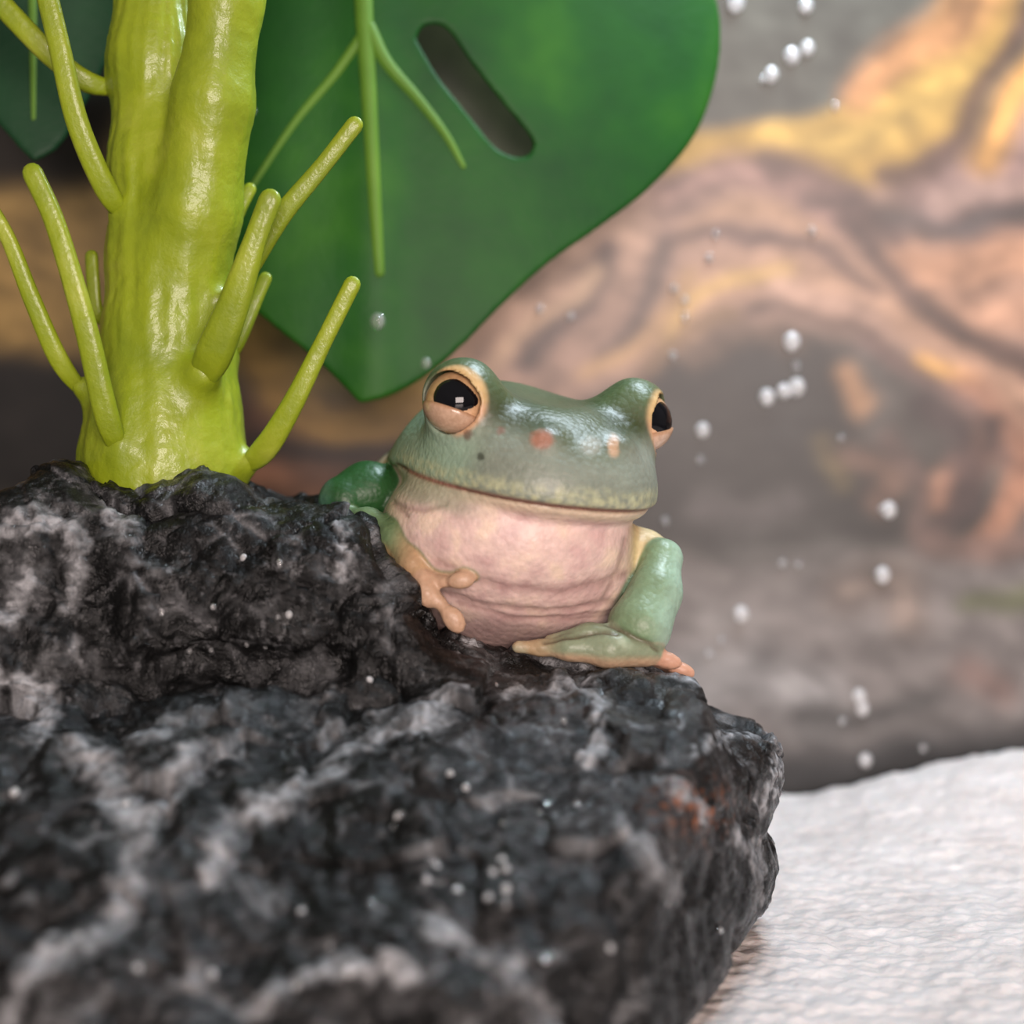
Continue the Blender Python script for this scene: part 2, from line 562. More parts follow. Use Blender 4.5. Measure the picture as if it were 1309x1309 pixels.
def build_wall():
    # the print: a photograph of roots, painted here as strokes on the plane of the wall
    xs = np.concatenate([np.linspace(-40, -11, 40), np.linspace(-10.9, 10.9, 420), np.linspace(11, 40, 40)])
    zs = np.concatenate([np.linspace(-0.4, 14.5, 330), np.linspace(14.7, 40, 50)])
    X, Z = np.meshgrid(xs, zs, indexing='ij')
    W = np.stack([X, np.full(X.shape, WALL_Y), Z], -1).reshape(-1, 3)
    px, py = w2px(W)
    q = np.stack([px / 200, py / 200, np.zeros_like(px)], 1)
    wx = px + 26 * fbm(q * 1.3 + 5, 3); wy = py + 26 * fbm(q * 1.3 + 50, 3)
    col = np.zeros((len(px), 3)) + lin(104, 98, 92)
    def blend(mask, c):
        nonlocal col
        col = col * (1 - mask[:, None]) + mask[:, None] * lin(*c)
    def stroke(pts, w, c, soft=0.6, op=1.0):
        nonlocal col
        pts = spline(pts, 6 * len(pts))
        d, t = seg_dist(wx, wy, pts)
        mask = op * 0.9 * (1 - sstep(w * (1 - soft), w * (1 + soft) * 1.1, d))
        if w >= 20:      # wood grain runs along the thick roots
            L = np.hypot(*np.diff(pts[:, :2], axis=0).T).sum()
            gr = fbm(np.stack([d / 11.0, t * L / 120.0, np.full(d.shape, w * 1.7)], 1), 3)
            cc = lin(*c)[None, :] * (1 + 0.75 * gr)[:, None]
            col = col * (1 - mask[:, None]) + mask[:, None] * cc
        else:
            blend(mask, c)
    def blob(pts, c, soft=18, op=1.0):
        d = poly_sdf(wx, wy, pts)
        blend(op * (1 - sstep(-soft, soft, d)), c)
    # broad regions
    blob([(-3000, -3000), (4000, -3000), (4000, 170), (1100, 170), (800, 160), (-3000, 200)], (98, 99, 90), 30)
    blob([(560, 210), (900, 200), (1100, 230), (1400, 180), (4000, 180), (4000, 520), (1309, 560), (1130, 440), (1000, 420), (860, 470), (700, 560), (480, 560)], (166, 136, 120), 26)
    blob([(-3000, 170), (140, 150), (560, 230), (560, 520), (330, 470), (-3000, 460)], (168, 140, 92), 26)
    blob([(-3000, 120), (150, 120), (150, 235), (-3000, 230)], (62, 52, 40), 24)
    blob([(-3000, 440), (110, 450), (160, 640), (-3000, 680)], (48, 44, 40), 26)
    blob([(300, 500), (520, 520), (560, 680), (300, 700)], (118, 86, 70), 26)
    stroke([(310, 430), (380, 500), (440, 540), (520, 520)], 30, (172, 136, 82))
    stroke([(330, 600), (420, 640), (520, 650)], 16, (160, 116, 92))
    stroke([(330, 560), (430, 580), (520, 560)], 14, (72, 56, 50))
    # upper right root, yellow, with its orange upper limb
    blob([(840, 168), (1000, 160), (1080, 132), (1130, 72), (1240, -30), (1310, -30), (1275, 70), (1238, 165), (1180, 225), (1110, 250), (1030, 222), (950, 210), (840, 228)], (186, 150, 88), 12)
    stroke([(1000, 185), (1090, 180), (1170, 150), (1220, 90)], 24, (194, 160, 96), 0.8)
    stroke([(1105, 118), (1150, 72), (1210, 30), (1270, -30)], 26, (184, 134, 96), 0.7)
    stroke([(900, 218), (1000, 206), (1060, 225)], 10, (190, 152, 100), 0.8)
    blob([(1150, 245), (1250, 190), (1290, 100), (1500, 60), (1500, 300), (1200, 320)], (158, 130, 122), 20)
    stroke([(1258, 200), (1290, 130), (1330, 50)], 22, (206, 156, 96), 0.7)
    stroke([(1128, 232), (1180, 222), (1222, 185), (1244, 120), (1275, 60), (1300, 10)], 11, (106, 80, 70), 0.8)
    stroke([(1140, 285), (1220, 292), (1330, 275), (1500, 270)], 20, (98, 90, 88), 0.8)
    stroke([(1200, 255), (1280, 240), (1400, 240)], 14, (178, 150, 138), 0.9)
    # brown trunk band
    stroke([(985, 215), (1040, 230), (1090, 262)], 14, (106, 84, 78), 0.9)
    stroke([(850, 260), (930, 235), (1010, 250), (1090, 290)], 22, (146, 116, 106), 0.9)
    stroke([(880, 300), (960, 275), (1040, 300)], 12, (186, 150, 124), 0.9)
    stroke([(1160, 335), (1240, 345), (1330, 330), (1500, 330)], 30, (190, 146, 118), 0.7)
    stroke([(1180, 385), (1260, 400), (1330, 400), (1500, 410)], 22, (186, 146, 122), 0.7)
    stroke([(830, 500), (860, 410), (920, 360), (1000, 340), (1080, 350), (1160, 400), (1240, 460), (1330, 530)], 30, (188, 152, 128), 0.8)
    stroke([(850, 440), (880, 390), (940, 352), (1000, 345)], 9, (206, 170, 112), 0.9)
    stroke([(990, 365), (1080, 390), (1130, 430)], 14, (204, 168, 148), 0.9)
    stroke([(1080, 285), (1130, 330), (1190, 390), (1260, 440), (1340, 460), (1500, 470)], 13, (104, 84, 78), 0.9)
    stroke([(1180, 470), (1240, 485)], 10, (214, 166, 104), 1.0)
    stroke([(1240, 500), (1290, 560), (1340, 620)], 24, (178, 134, 112), 0.8)
    # streaks behind the frog's head
    stroke([(600, 460), (700, 380), (800, 300)], 40, (176, 144, 124), 0.8)
    stroke([(680, 470), (725, 400), (775, 320)], 13, (98, 80, 76), 0.8)
    stroke([(780, 450), (815, 390), (850, 310)], 12, (104, 88, 82), 0.9)
    stroke([(760, 480), (830, 420), (880, 350)], 10, (190, 154, 116), 0.9)
    # hollow
    blob([(800, 500), (860, 450), (940, 415), (1040, 410), (1090, 470), (1110, 560), (1200, 600), (1260, 640), (1240, 700), (1000, 720), (840, 700), (760, 600)], (64, 62, 58), 28)
    stroke([(890, 460), (960, 425), (1010, 430)], 12, (138, 112, 94), 1.0, 0.6)
    stroke([(970, 470), (1010, 500), (1000, 560)], 26, (62, 62, 60), 0.9)
    stroke([(1080, 480), (1110, 520)], 12, (176, 136, 104), 1.0)
    stroke([(1090, 580), (1150, 600), (1120, 640)], 16, (146, 116, 100), 1.0, 0.8)
    stroke([(1060, 560), (1075, 620)], 10, (128, 112, 80), 1.0, 0.8)
    stroke([(1255, 570), (1235, 600), (1200, 640)], 15, (188, 144, 120), 0.9)
    stroke([(1300, 620), (1270, 680)], 18, (192, 144, 118), 0.9)
    stroke([(1180, 520), (1230, 560), (1230, 640)], 14, (96, 80, 78), 0.9)
    stroke([(900, 640), (960, 660), (1010, 650)], 16, (112, 106, 104), 1.0, 0.8)
    stroke([(950, 700), (1060, 720)], 30, (86, 84, 80), 0.9)
    for pts, w, c in (([(860, 300), (950, 300), (1050, 320), (1120, 370)], 8, (112, 90, 84)), ([(900, 420), (980, 385), (1080, 410), (1150, 470)], 8, (120, 98, 88)),
                      ([(1150, 300), (1100, 270), (1030, 262)], 9, (108, 88, 82)), ([(1200, 420), (1280, 440), (1340, 490)], 9, (112, 88, 78)),
                      ([(1100, 440), (1160, 480), (1230, 520), (1300, 600)], 8, (128, 104, 96)), ([(640, 470), (700, 400), (760, 340)], 7, (196, 164, 136)),
                      ([(830, 470), (860, 440), (930, 400)], 10, (150, 122, 96)), ([(1150, 560), (1180, 620), (1170, 680)], 12, (120, 100, 92)),
                      ([(1270, 540), (1240, 620), (1190, 690)], 10, (92, 74, 70)), ([(1309, 560), (1290, 620), (1240, 690)], 10, (170, 128, 106))):
        stroke(pts, w, c, 0.9)
    # grey ground of the print
    blob([(840, 730), (1000, 720), (1180, 720), (1309, 690), (4000, 690), (4000, 2000), (-3000, 2000), (-3000, 740)], (138, 132, 128), 40)
    stroke([(1190, 700), (1309, 690), (1500, 690)], 16, (142, 118, 108), 0.9)
    stroke([(1080, 760), (1150, 750), (1160, 800)], 22, (136, 122, 112), 1.0)
    stroke([(1240, 770), (1320, 760)], 12, (118, 122, 92), 1.0)
    stroke([(1240, 860), (1270, 880)], 18, (150, 128, 120), 1.0)
    stroke([(880, 880), (960, 870), (1040, 900)], 36, (156, 154, 152), 0.9)
    stroke([(900, 800), (960, 790)], 12, (150, 146, 142), 1.0, 0.8)
    stroke([(1020, 920), (1120, 915), (1200, 895)], 11, (92, 90, 88), 1.0)
    blob([(960, 960), (1100, 945), (1300, 925), (4000, 900), (4000, 2500), (-3000, 2500), (-3000, 960)], (72, 72, 72), 34)
    blob([(500, 0), (600, 0), (720, 160), (700, 230), (620, 230), (500, 90)], (92, 94, 66), 14)
    m = fbm(q * np.array([3.0, 4.2, 1]), 4)
    col *= (1 + 0.5 * m)[:, None]
    m2 = fbm(np.stack([(px + 0.8 * py) / 60, (py - 0.5 * px) / 24, 0 * px], 1), 3)
    col *= (1 + 0.42 * m2)[:, None]
    col = np.clip(col * 0.78, 0.004, 0.9).reshape(X.shape + (3,))
    lum = col.mean(-1, keepdims=True); col = np.clip(lum + 1.15 * (col - lum), 0.003, 0.9) * np.array([0.55, 0.55, 0.56])
    col = 1.42 * col * np.clip(lum / 0.16, 0.05, 4) ** 0.38
    for _ in range(1):
        for axis in (0, 1):
            col = (np.roll(col, 2, axis) + np.roll(col, -2, axis) + np.roll(col, 1, axis) + np.roll(col, -1, axis) + col) / 5
    col = col.reshape(-1, 3)
    nx, nz = X.shape
    idx = np.arange(nx * nz).reshape(nx, nz)
    quads = np.stack([idx[:-1, :-1], idx[1:, :-1], idx[1:, 1:], idx[:-1, 1:]], -1).reshape(-1, 4)
    # the film has a back and edges too
    n0 = len(W)
    back = np.array([[xs[0], WALL_Y + .4, zs[0]], [xs[-1], WALL_Y + .4, zs[0]], [xs[-1], WALL_Y + .4, zs[-1]], [xs[0], WALL_Y + .4, zs[-1]]])
    fc = [idx[0, 0], idx[-1, 0], idx[-1, -1], idx[0, -1]]
    bq = [[n0 + 1, n0, n0 + 3, n0 + 2]] + [[fc[(k + 1) % 4], fc[k], n0 + k, n0 + (k + 1) % 4] for k in range(4)]
    V = np.concatenate([W, back]); Q = np.concatenate([quads, np.array(bq)])
    C = np.concatenate([col, np.zeros((4, 3)) + 0.1])
    o = mesh_obj('wall_back', V, Q, M_PRINT, colors=C)
    tag(o, 'back wall of the tank printed with a blurred picture of tree roots', None, None, 'structure')

build_wall()

def box(lo, hi):
    lo, hi = np.array(lo, float), np.array(hi, float)
    v = np.array([[(lo, hi)[i][0], (lo, hi)[j][1], (lo, hi)[k][2]] for i in (0, 1) for j in (0, 1) for k in (0, 1)])
    f = [(0, 1, 3, 2), (4, 6, 7, 5), (0, 4, 5, 1), (2, 3, 7, 6), (0, 2, 6, 4), (1, 5, 7, 3)]
    return v, f
v, f = box((-40, -45, -0.9), (40, 6.5, -0.4))
tag(mesh_obj('floor', v, f, M_FLOOR, smooth=False), 'dark glass floor of the tank', None, None, 'structure')

# ------------------------------------------------------------------ paper towel on the floor
def towel_z(x, y):
    b = -0.12 + 0.62 * sstep(3.0, 8.5, x) * sstep(0.5, 5.6, y)
    b += 0.10 * np.sin(x * 0.9 + 1) * sstep(2, 6, y)
    b += 0.22 * sstep(3.5, 6.5, x) * np.exp(-((y + 2.0) / 2.2) ** 2)
    return b

def build_towel():
    xs = np.concatenate([np.linspace(-16, 0, 60), np.linspace(0.05, 9.0, 300), np.linspace(9.1, 16, 30)])
    ys = np.concatenate([np.linspace(-12, -5.1, 30), np.linspace(-5, 5.85, 330)])
    X, Y = np.meshgrid(xs, ys, indexing='ij')
    p = np.stack([X.ravel(), Y.ravel(), 0 * X.ravel()], 1)
    edge = 0.05 * fbm(p * np.array([1.6, 0, 0]), 2)
    Yw = p[:, 1] + edge * sstep(4.5, 5.8, p[:, 1])
    z = towel_z(p[:, 0], p[:, 1]) + 0.03 * fbm(p * 1.1, 2)
    lump = noise(p * np.array([3.2, 4.0, 1])) * 0.055 + noise(p * np.array([7.0, 8.5, 1]) + 9) * 0.04 + noise(p * np.array([17.0, 24.0, 1]) + 4) * 0.008
    z = z + lump
    top = np.stack([p[:, 0], Yw, z], 1)
    bot = np.stack([p[:, 0], Yw, np.full(len(z), -0.4)], 1)
    nx, ny = X.shape
    idx = np.arange(nx * ny).reshape(nx, ny)
    q = np.stack([idx[:-1, :-1], idx[1:, :-1], idx[1:, 1:], idx[:-1, 1:]], -1).reshape(-1, 4)
    n = nx * ny
    sides = []
    for line, flip in ((idx[:, 0], 0), (idx[:, -1], 1), (idx[0, :], 1), (idx[-1, :], 0)):
        s = np.stack([line[:-1], line[1:], line[1:] + n, line[:-1] + n], 1)
        sides.append(s if flip else s[:, ::-1])
    V = np.concatenate([top, bot]); Q = np.concatenate([q, q[:, ::-1] + n] + sides)
    o = mesh_obj('paper_towel', V, Q, M_TOWEL, origin=(0, 0, -0.4))
    tag(o, 'damp white embossed paper towel lining the tank floor', 'paper towel')
build_towel()

# ------------------------------------------------------------------ black rock
def build_rock():
    def xz(pts): return [(P(a, b, Y)[0], P(a, b, Y)[2]) for a, b, Y in pts]
    up_xz = xz([(-420, 760, 0), (-250, 670, 0), (-60, 650, 0), (0, 632, 0), (60, 622, 0), (100, 590, 0), (150, 594, 0), (200, 615, 0), (310, 618, 0), (350, 645, 0),
                (440, 650, 0), (478, 672, -.2), (505, 715, -.3), (535, 765, -.4), (565, 808, -.5), (600, 838, -.5), (680, 900, -.5)])
    up_xz = [(-9.6, -0.5)] + up_xz + [(0.6, -0.5)]
    up_yz = [(3.6, -0.5), (3.3, 2.5), (2.4, 4.3), (1.3, 5.2), (0.2, 5.4), (-0.7, 5.2), (-1.15, 4.6), (-1.5, 3.9), (-1.85, 3.1), (-1.95, -0.5)]
    lo_xz = xz([(-420, 960, -1), (0, 868, -1.2), (300, 858, -1), (560, 846, -.6), (600, 818, -.5), (660, 822, -.5), (720, 836, -.5), (790, 850, -.5), (880, 862, -.4),
                (890, 905, -.3), (918, 922, -.2), (984, 926, -.1), (1004, 968, -.1), (988, 1010, -.2), (956, 1046, -.3), (984, 1078, -.5), (1008, 1108, -.7),
                (996, 1160, -1.2), (970, 1220, -1.9), (940, 1290, -2.8)])
    lo_xz = [(-9.8, -0.5)] + lo_xz + [(lo_xz[-1][0] - 0.15, -0.5)]
    lo_yz = [(3.8, -0.5), (3.6, 1.9), (2.7, 2.45), (1.5, 2.72), (0.5, 2.98), (-0.3, 3.3), (-0.9, 3.25), (-1.5, 2.95), (-2.2, 2.85), (-3.2, 2.6), (-4.6, 2.05), (-5.8, 1.35), (-6.7, 0.5), (-7.0, -0.5)]
    lo_xy = [(-9.5, 3.0), (-4, 3.6), (0, 3.3), (1.5, 2.6), (2.1, 1.0), (3.1, 0.35), (3.2, -0.4), (2.95, -1.0), (2.55, -1.8), (2.1, -2.7), (1.65, -3.7), (0.9, -5.2), (-0.6, -6.6), (-4, -7.0), (-8.5, -6.0), (-10, -2)]
    h = 0.075
    ax, (X, Y, Z) = grid_axes((-10.4, -7.6, -0.7), (4.2, 4.2, 6.0), h)
    def d2(pts, i, j):
        A, B = np.meshgrid(ax[i], ax[j], indexing='ij')
        d = poly_sdf(A, B, pts)
        sh = [1, 1, 1]; sh[i] = len(ax[i]); sh[j] = len(ax[j])
        return d.reshape(sh)
    up = smax(d2(up_xz, 0, 2), d2(up_yz, 1, 2), 0.35)
    lo = smax(smax(d2(lo_xz, 0, 2), d2(lo_yz, 1, 2), 0.30), d2(lo_xy, 0, 1), 0.3)
    f = smin(up, lo, 0.25) + 0.02
    # a cleft across the front face, as in the photograph
    def cleft(a, b, r):
        a, b = np.array(a), np.array(b); d = b - a
        t = np.clip(((X - a[0]) * d[0] + (Y - a[1]) * d[1] + (Z - a[2]) * d[2]) / (d @ d), 0, 1)
        return np.sqrt((X - a[0] - t * d[0]) ** 2 + (Y - a[1] - t * d[1]) ** 2 + (Z - a[2] - t * d[2]) ** 2) - r
    f = smax(f, -cleft(P(640, 1100, -3.7), P(850, 1175, -2.8), 0.24), 0.2)
    f = smax(f, -cleft(P(850, 1175, -2.7), P(950, 1215, -1.9), 0.17), 0.2)
    f = smax(f, -cleft(P(0, 870, -1.9), P(430, 850, -1.6), 0.16), 0.25)
    f = smax(f, -cleft(P(930, 985, -1.0), P(965, 1040, -0.6), 0.12), 0.2)
    f = np.maximum(f, -(Z - 0.02))
    v, q = surface_nets(f, np.array([a[0] for a in ax]), h)
    v = relax(v, q, 3, 0.5)
    v, q = subdivide(v, q)
    n = normals(v, q)
    damp = sstep(0.0, 0.5, v[:, 2]) * (1 - 0.45 * sstep(1.0, 2.2, v[:, 0]))
    d1 = fbm(v * 0.75 + 3, 3) * 0.24 * (1 - 0.6 * np.exp(-((v[:, 0] - 0.3) / 1.8) ** 2 - ((v[:, 1] + 0.2) / 1.2) ** 2))
    r1 = ridged(v * 1.1 + np.stack([0.4 * noise(v * 1.5), 0.4 * noise(v * 1.5 + 7), 0 * v[:, 0]], 1) + 40, 3)
    d2_ = (r1 - 0.55) * 0.12
    wv = v + 0.12 * np.stack([noise(v * 2.5), noise(v * 2.5 + 9), noise(v * 2.5 + 19)], 1)
    fa, ea = facets(wv * 1.05 + 50); fb, eb = facets(wv * 2.7 + 80)
    d3 = 0.17 * fa + 0.045 * fb - 0.05 * np.exp(-ea / 0.05) - 0.02 * np.exp(-eb / 0.06)
    d4 = fbm(v * 9 + 1, 3) * 0.022
    px, py = w2px(v)
    # light crests that run over the rock, at the places where the photograph shows them
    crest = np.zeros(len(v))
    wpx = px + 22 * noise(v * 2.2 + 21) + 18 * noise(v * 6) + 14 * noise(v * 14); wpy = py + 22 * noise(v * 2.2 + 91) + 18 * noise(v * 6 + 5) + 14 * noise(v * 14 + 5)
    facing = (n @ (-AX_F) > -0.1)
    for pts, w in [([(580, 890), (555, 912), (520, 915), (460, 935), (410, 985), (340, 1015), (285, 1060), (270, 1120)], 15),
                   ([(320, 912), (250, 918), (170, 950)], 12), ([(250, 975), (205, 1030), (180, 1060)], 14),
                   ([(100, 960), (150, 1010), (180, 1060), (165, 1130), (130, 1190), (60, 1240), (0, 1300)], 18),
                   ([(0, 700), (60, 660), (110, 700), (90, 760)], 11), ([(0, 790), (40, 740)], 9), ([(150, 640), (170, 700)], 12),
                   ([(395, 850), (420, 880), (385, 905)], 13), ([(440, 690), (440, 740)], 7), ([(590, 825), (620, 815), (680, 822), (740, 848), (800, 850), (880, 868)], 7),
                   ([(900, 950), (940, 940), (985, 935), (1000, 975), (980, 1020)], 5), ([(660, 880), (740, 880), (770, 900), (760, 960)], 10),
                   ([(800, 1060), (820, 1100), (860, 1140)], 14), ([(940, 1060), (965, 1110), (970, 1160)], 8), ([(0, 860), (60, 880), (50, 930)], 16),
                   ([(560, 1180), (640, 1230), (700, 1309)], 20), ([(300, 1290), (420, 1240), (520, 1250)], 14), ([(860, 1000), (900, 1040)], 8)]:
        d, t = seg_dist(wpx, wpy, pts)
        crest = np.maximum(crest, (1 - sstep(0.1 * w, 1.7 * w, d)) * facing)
    disp = (d1 + d2_ + d3 + d4) * damp + 0.035 * crest * (0.6 + fbm(v * 6, 2))
    v2 = v + n * disp[:, None]
    v2[:, 2] = np.maximum(v2[:, 2], 0.02)
    # the rock gives way where the frog lies on it
    near = np.nonzero((v2[:, 0] > -3) & (v2[:, 0] < 2.6) & (v2[:, 1] > -2.2) & (v2[:, 2] > 1.5))[0]
    for _ in range(26):
        dd = v2[near] - CAM
        qf = np.stack([dd @ AX_R / S, (dd @ AX_F - D0) / S, dd @ AX_U / S], 1)
        near = near[frog_sdf(qf[:, 0], qf[:, 1], qf[:, 2]) < 4.0]
        if len(near) == 0: break
        v2[near, 2] -= 0.03
    # paint: black with grey dry-brushed crests
    grain = fbm(v * 8 + 60, 3)
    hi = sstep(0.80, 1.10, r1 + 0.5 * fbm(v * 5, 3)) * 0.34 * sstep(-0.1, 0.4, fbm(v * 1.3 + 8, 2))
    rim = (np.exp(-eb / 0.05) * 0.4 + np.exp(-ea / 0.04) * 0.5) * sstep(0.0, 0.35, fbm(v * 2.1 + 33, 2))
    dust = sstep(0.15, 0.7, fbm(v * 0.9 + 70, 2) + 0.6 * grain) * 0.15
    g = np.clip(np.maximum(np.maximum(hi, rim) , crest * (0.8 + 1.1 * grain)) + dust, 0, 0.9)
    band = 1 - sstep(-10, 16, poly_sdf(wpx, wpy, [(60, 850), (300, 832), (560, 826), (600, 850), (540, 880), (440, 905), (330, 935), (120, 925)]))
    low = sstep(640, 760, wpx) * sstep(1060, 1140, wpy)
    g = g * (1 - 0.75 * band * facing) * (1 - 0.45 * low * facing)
    base = lin(15, 15, 15)
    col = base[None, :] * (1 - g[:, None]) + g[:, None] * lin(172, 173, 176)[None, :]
    bronze = np.exp(-((px - 885) / 45) ** 2 - ((py - 1035) / 35) ** 2) * sstep(0.0, 0.3, fbm(v * 12, 2)) * facing
    col = col * (1 - bronze[:, None]) + bronze[:, None] * lin(150, 92, 60)
    global ROCK_V, ROCK_N
    ROCK_V = v2; ROCK_N = normals(v2, q)
    o = mesh_obj('rock', v2, q, M_ROCK, colors=col, origin=(-3, -1.5, 0.02))
    tag(o, 'large black rough rock with grey crests and wet sparkle under the frog', 'rock')

# ------------------------------------------------------------------ the frog
PSI, PIT, ROL = math.radians(24), math.radians(11), math.radians(4)
_f0 = np.array([math.sin(PSI), -math.cos(PSI), 0]); _r0 = np.array([math.cos(PSI), math.sin(PSI), 0]); _z0 = np.array([0, 0, 1.0])
HF = _f0 * math.cos(PIT) - _z0 * math.sin(PIT)
_up = _z0 * math.cos(PIT) + _f0 * math.sin(PIT)
HR = _r0 * math.cos(ROL) - _up * math.sin(ROL)
HU = _up * math.cos(ROL) + _r0 * math.sin(ROL)
HO = F(758, 651, -142) - HF * 225

def head_local(U, V, W):
    x, y, z = U - HO[0], V - HO[1], W - HO[2]
    return (x * HR[0] + y * HR[1] + z * HR[2], x * HF[0] + y * HF[1] + z * HF[2], x * HU[0] + y * HU[1] + z * HU[2])

def head_pt(a, b, c):
    return HO + HR * a + HF * b + HU * c

EYE_R = 40.0
EYES = []
for sgn in (-1, 1):
    c0 = head_pt(-131 if sgn < 0 else 127, 80, 96)
    dr = HR * sgn * 0.58 + HF * 0.80 + HU * 0.14
    EYES.append((c0, dr / np.linalg.norm(dr)))

def ell(U, V, W, c, r, rot=0.0, p=2.0):
    x, y, z = U - c[0], V - c[1], W - c[2]
    if rot:
        cs, sn = math.cos(rot), math.sin(rot)
        x, z = x * cs + z * sn, -x * sn + z * cs
    k = (np.abs(x / r[0]) ** p + np.abs(y / r[1]) ** p + np.abs(z / r[2]) ** p) ** (1 / p)
    L = np.sqrt(x * x + y * y + z * z)
    return np.where(k > 1e-4, L * (1 - 1 / np.maximum(k, 1e-4)), -min(r))

def caps(U, V, W, a, b, ra, rb):
    d = b - a
    x, y, z = U - a[0], V - a[1], W - a[2]
    t = np.clip((x * d[0] + y * d[1] + z * d[2]) / max(d @ d, 1e-9), 0, 1)
    return np.sqrt((x - t * d[0]) ** 2 + (y - t * d[1]) ** 2 + (z - t * d[2]) ** 2) - (ra + (rb - ra) * t)

def chain(U, V, W, pts, k=6):
    """pts: (px, py, v, r)"""
    d = None
    for a, b in zip(pts[:-1], pts[1:]):
        c = caps(U, V, W, F(*a[:3]), F(*b[:3]), a[3], b[3])
        d = c if d is None else smin(d, c, k)
    return d

R_FORE = [(847, 714, 5, 25), (838, 758, -25, 32), (818, 800, -48, 41)]
R_UP = [(770, 700, 70, 40), (822, 706, 40, 28), (848, 714, 8, 24)]
R_HAND = [(826, 831, -62, 21), (780, 830, -78, 23), (728, 828, -82, 15), (690, 828, -76, 9), (662, 827, -76, 8)]
R_HAND2 = [(800, 816, -62, 20), (752, 814, -70, 16), (704, 820, -68, 9)]
R_DIG1 = [(828, 834, -45, 12), (842, 844, -52, 9), (851, 847, -54, 9)]
R_DIG2 = [(834, 838, -32, 12), (855, 852, -34, 8), (868, 859, -34, 8)]
L_UP = [(520, 640, 110, 42), (470, 630, 75, 40), (440, 640, 55, 34)]
L_FORE = [(424, 664, 45, 18), (470, 671, -5, 21), (506, 690, -45, 21), (528, 722, -75, 17), (542, 744, -92, 11)]
L_D1 = [(540, 740, -94, 10), (545, 758, -102, 9)]
L_D2 = [(542, 742, -92, 10), (562, 770, -102, 8), (574, 786, -106, 8)]
L_D3 = [(545, 738, -88, 8), (566, 744, -100, 7), (586, 743, -108, 7)]

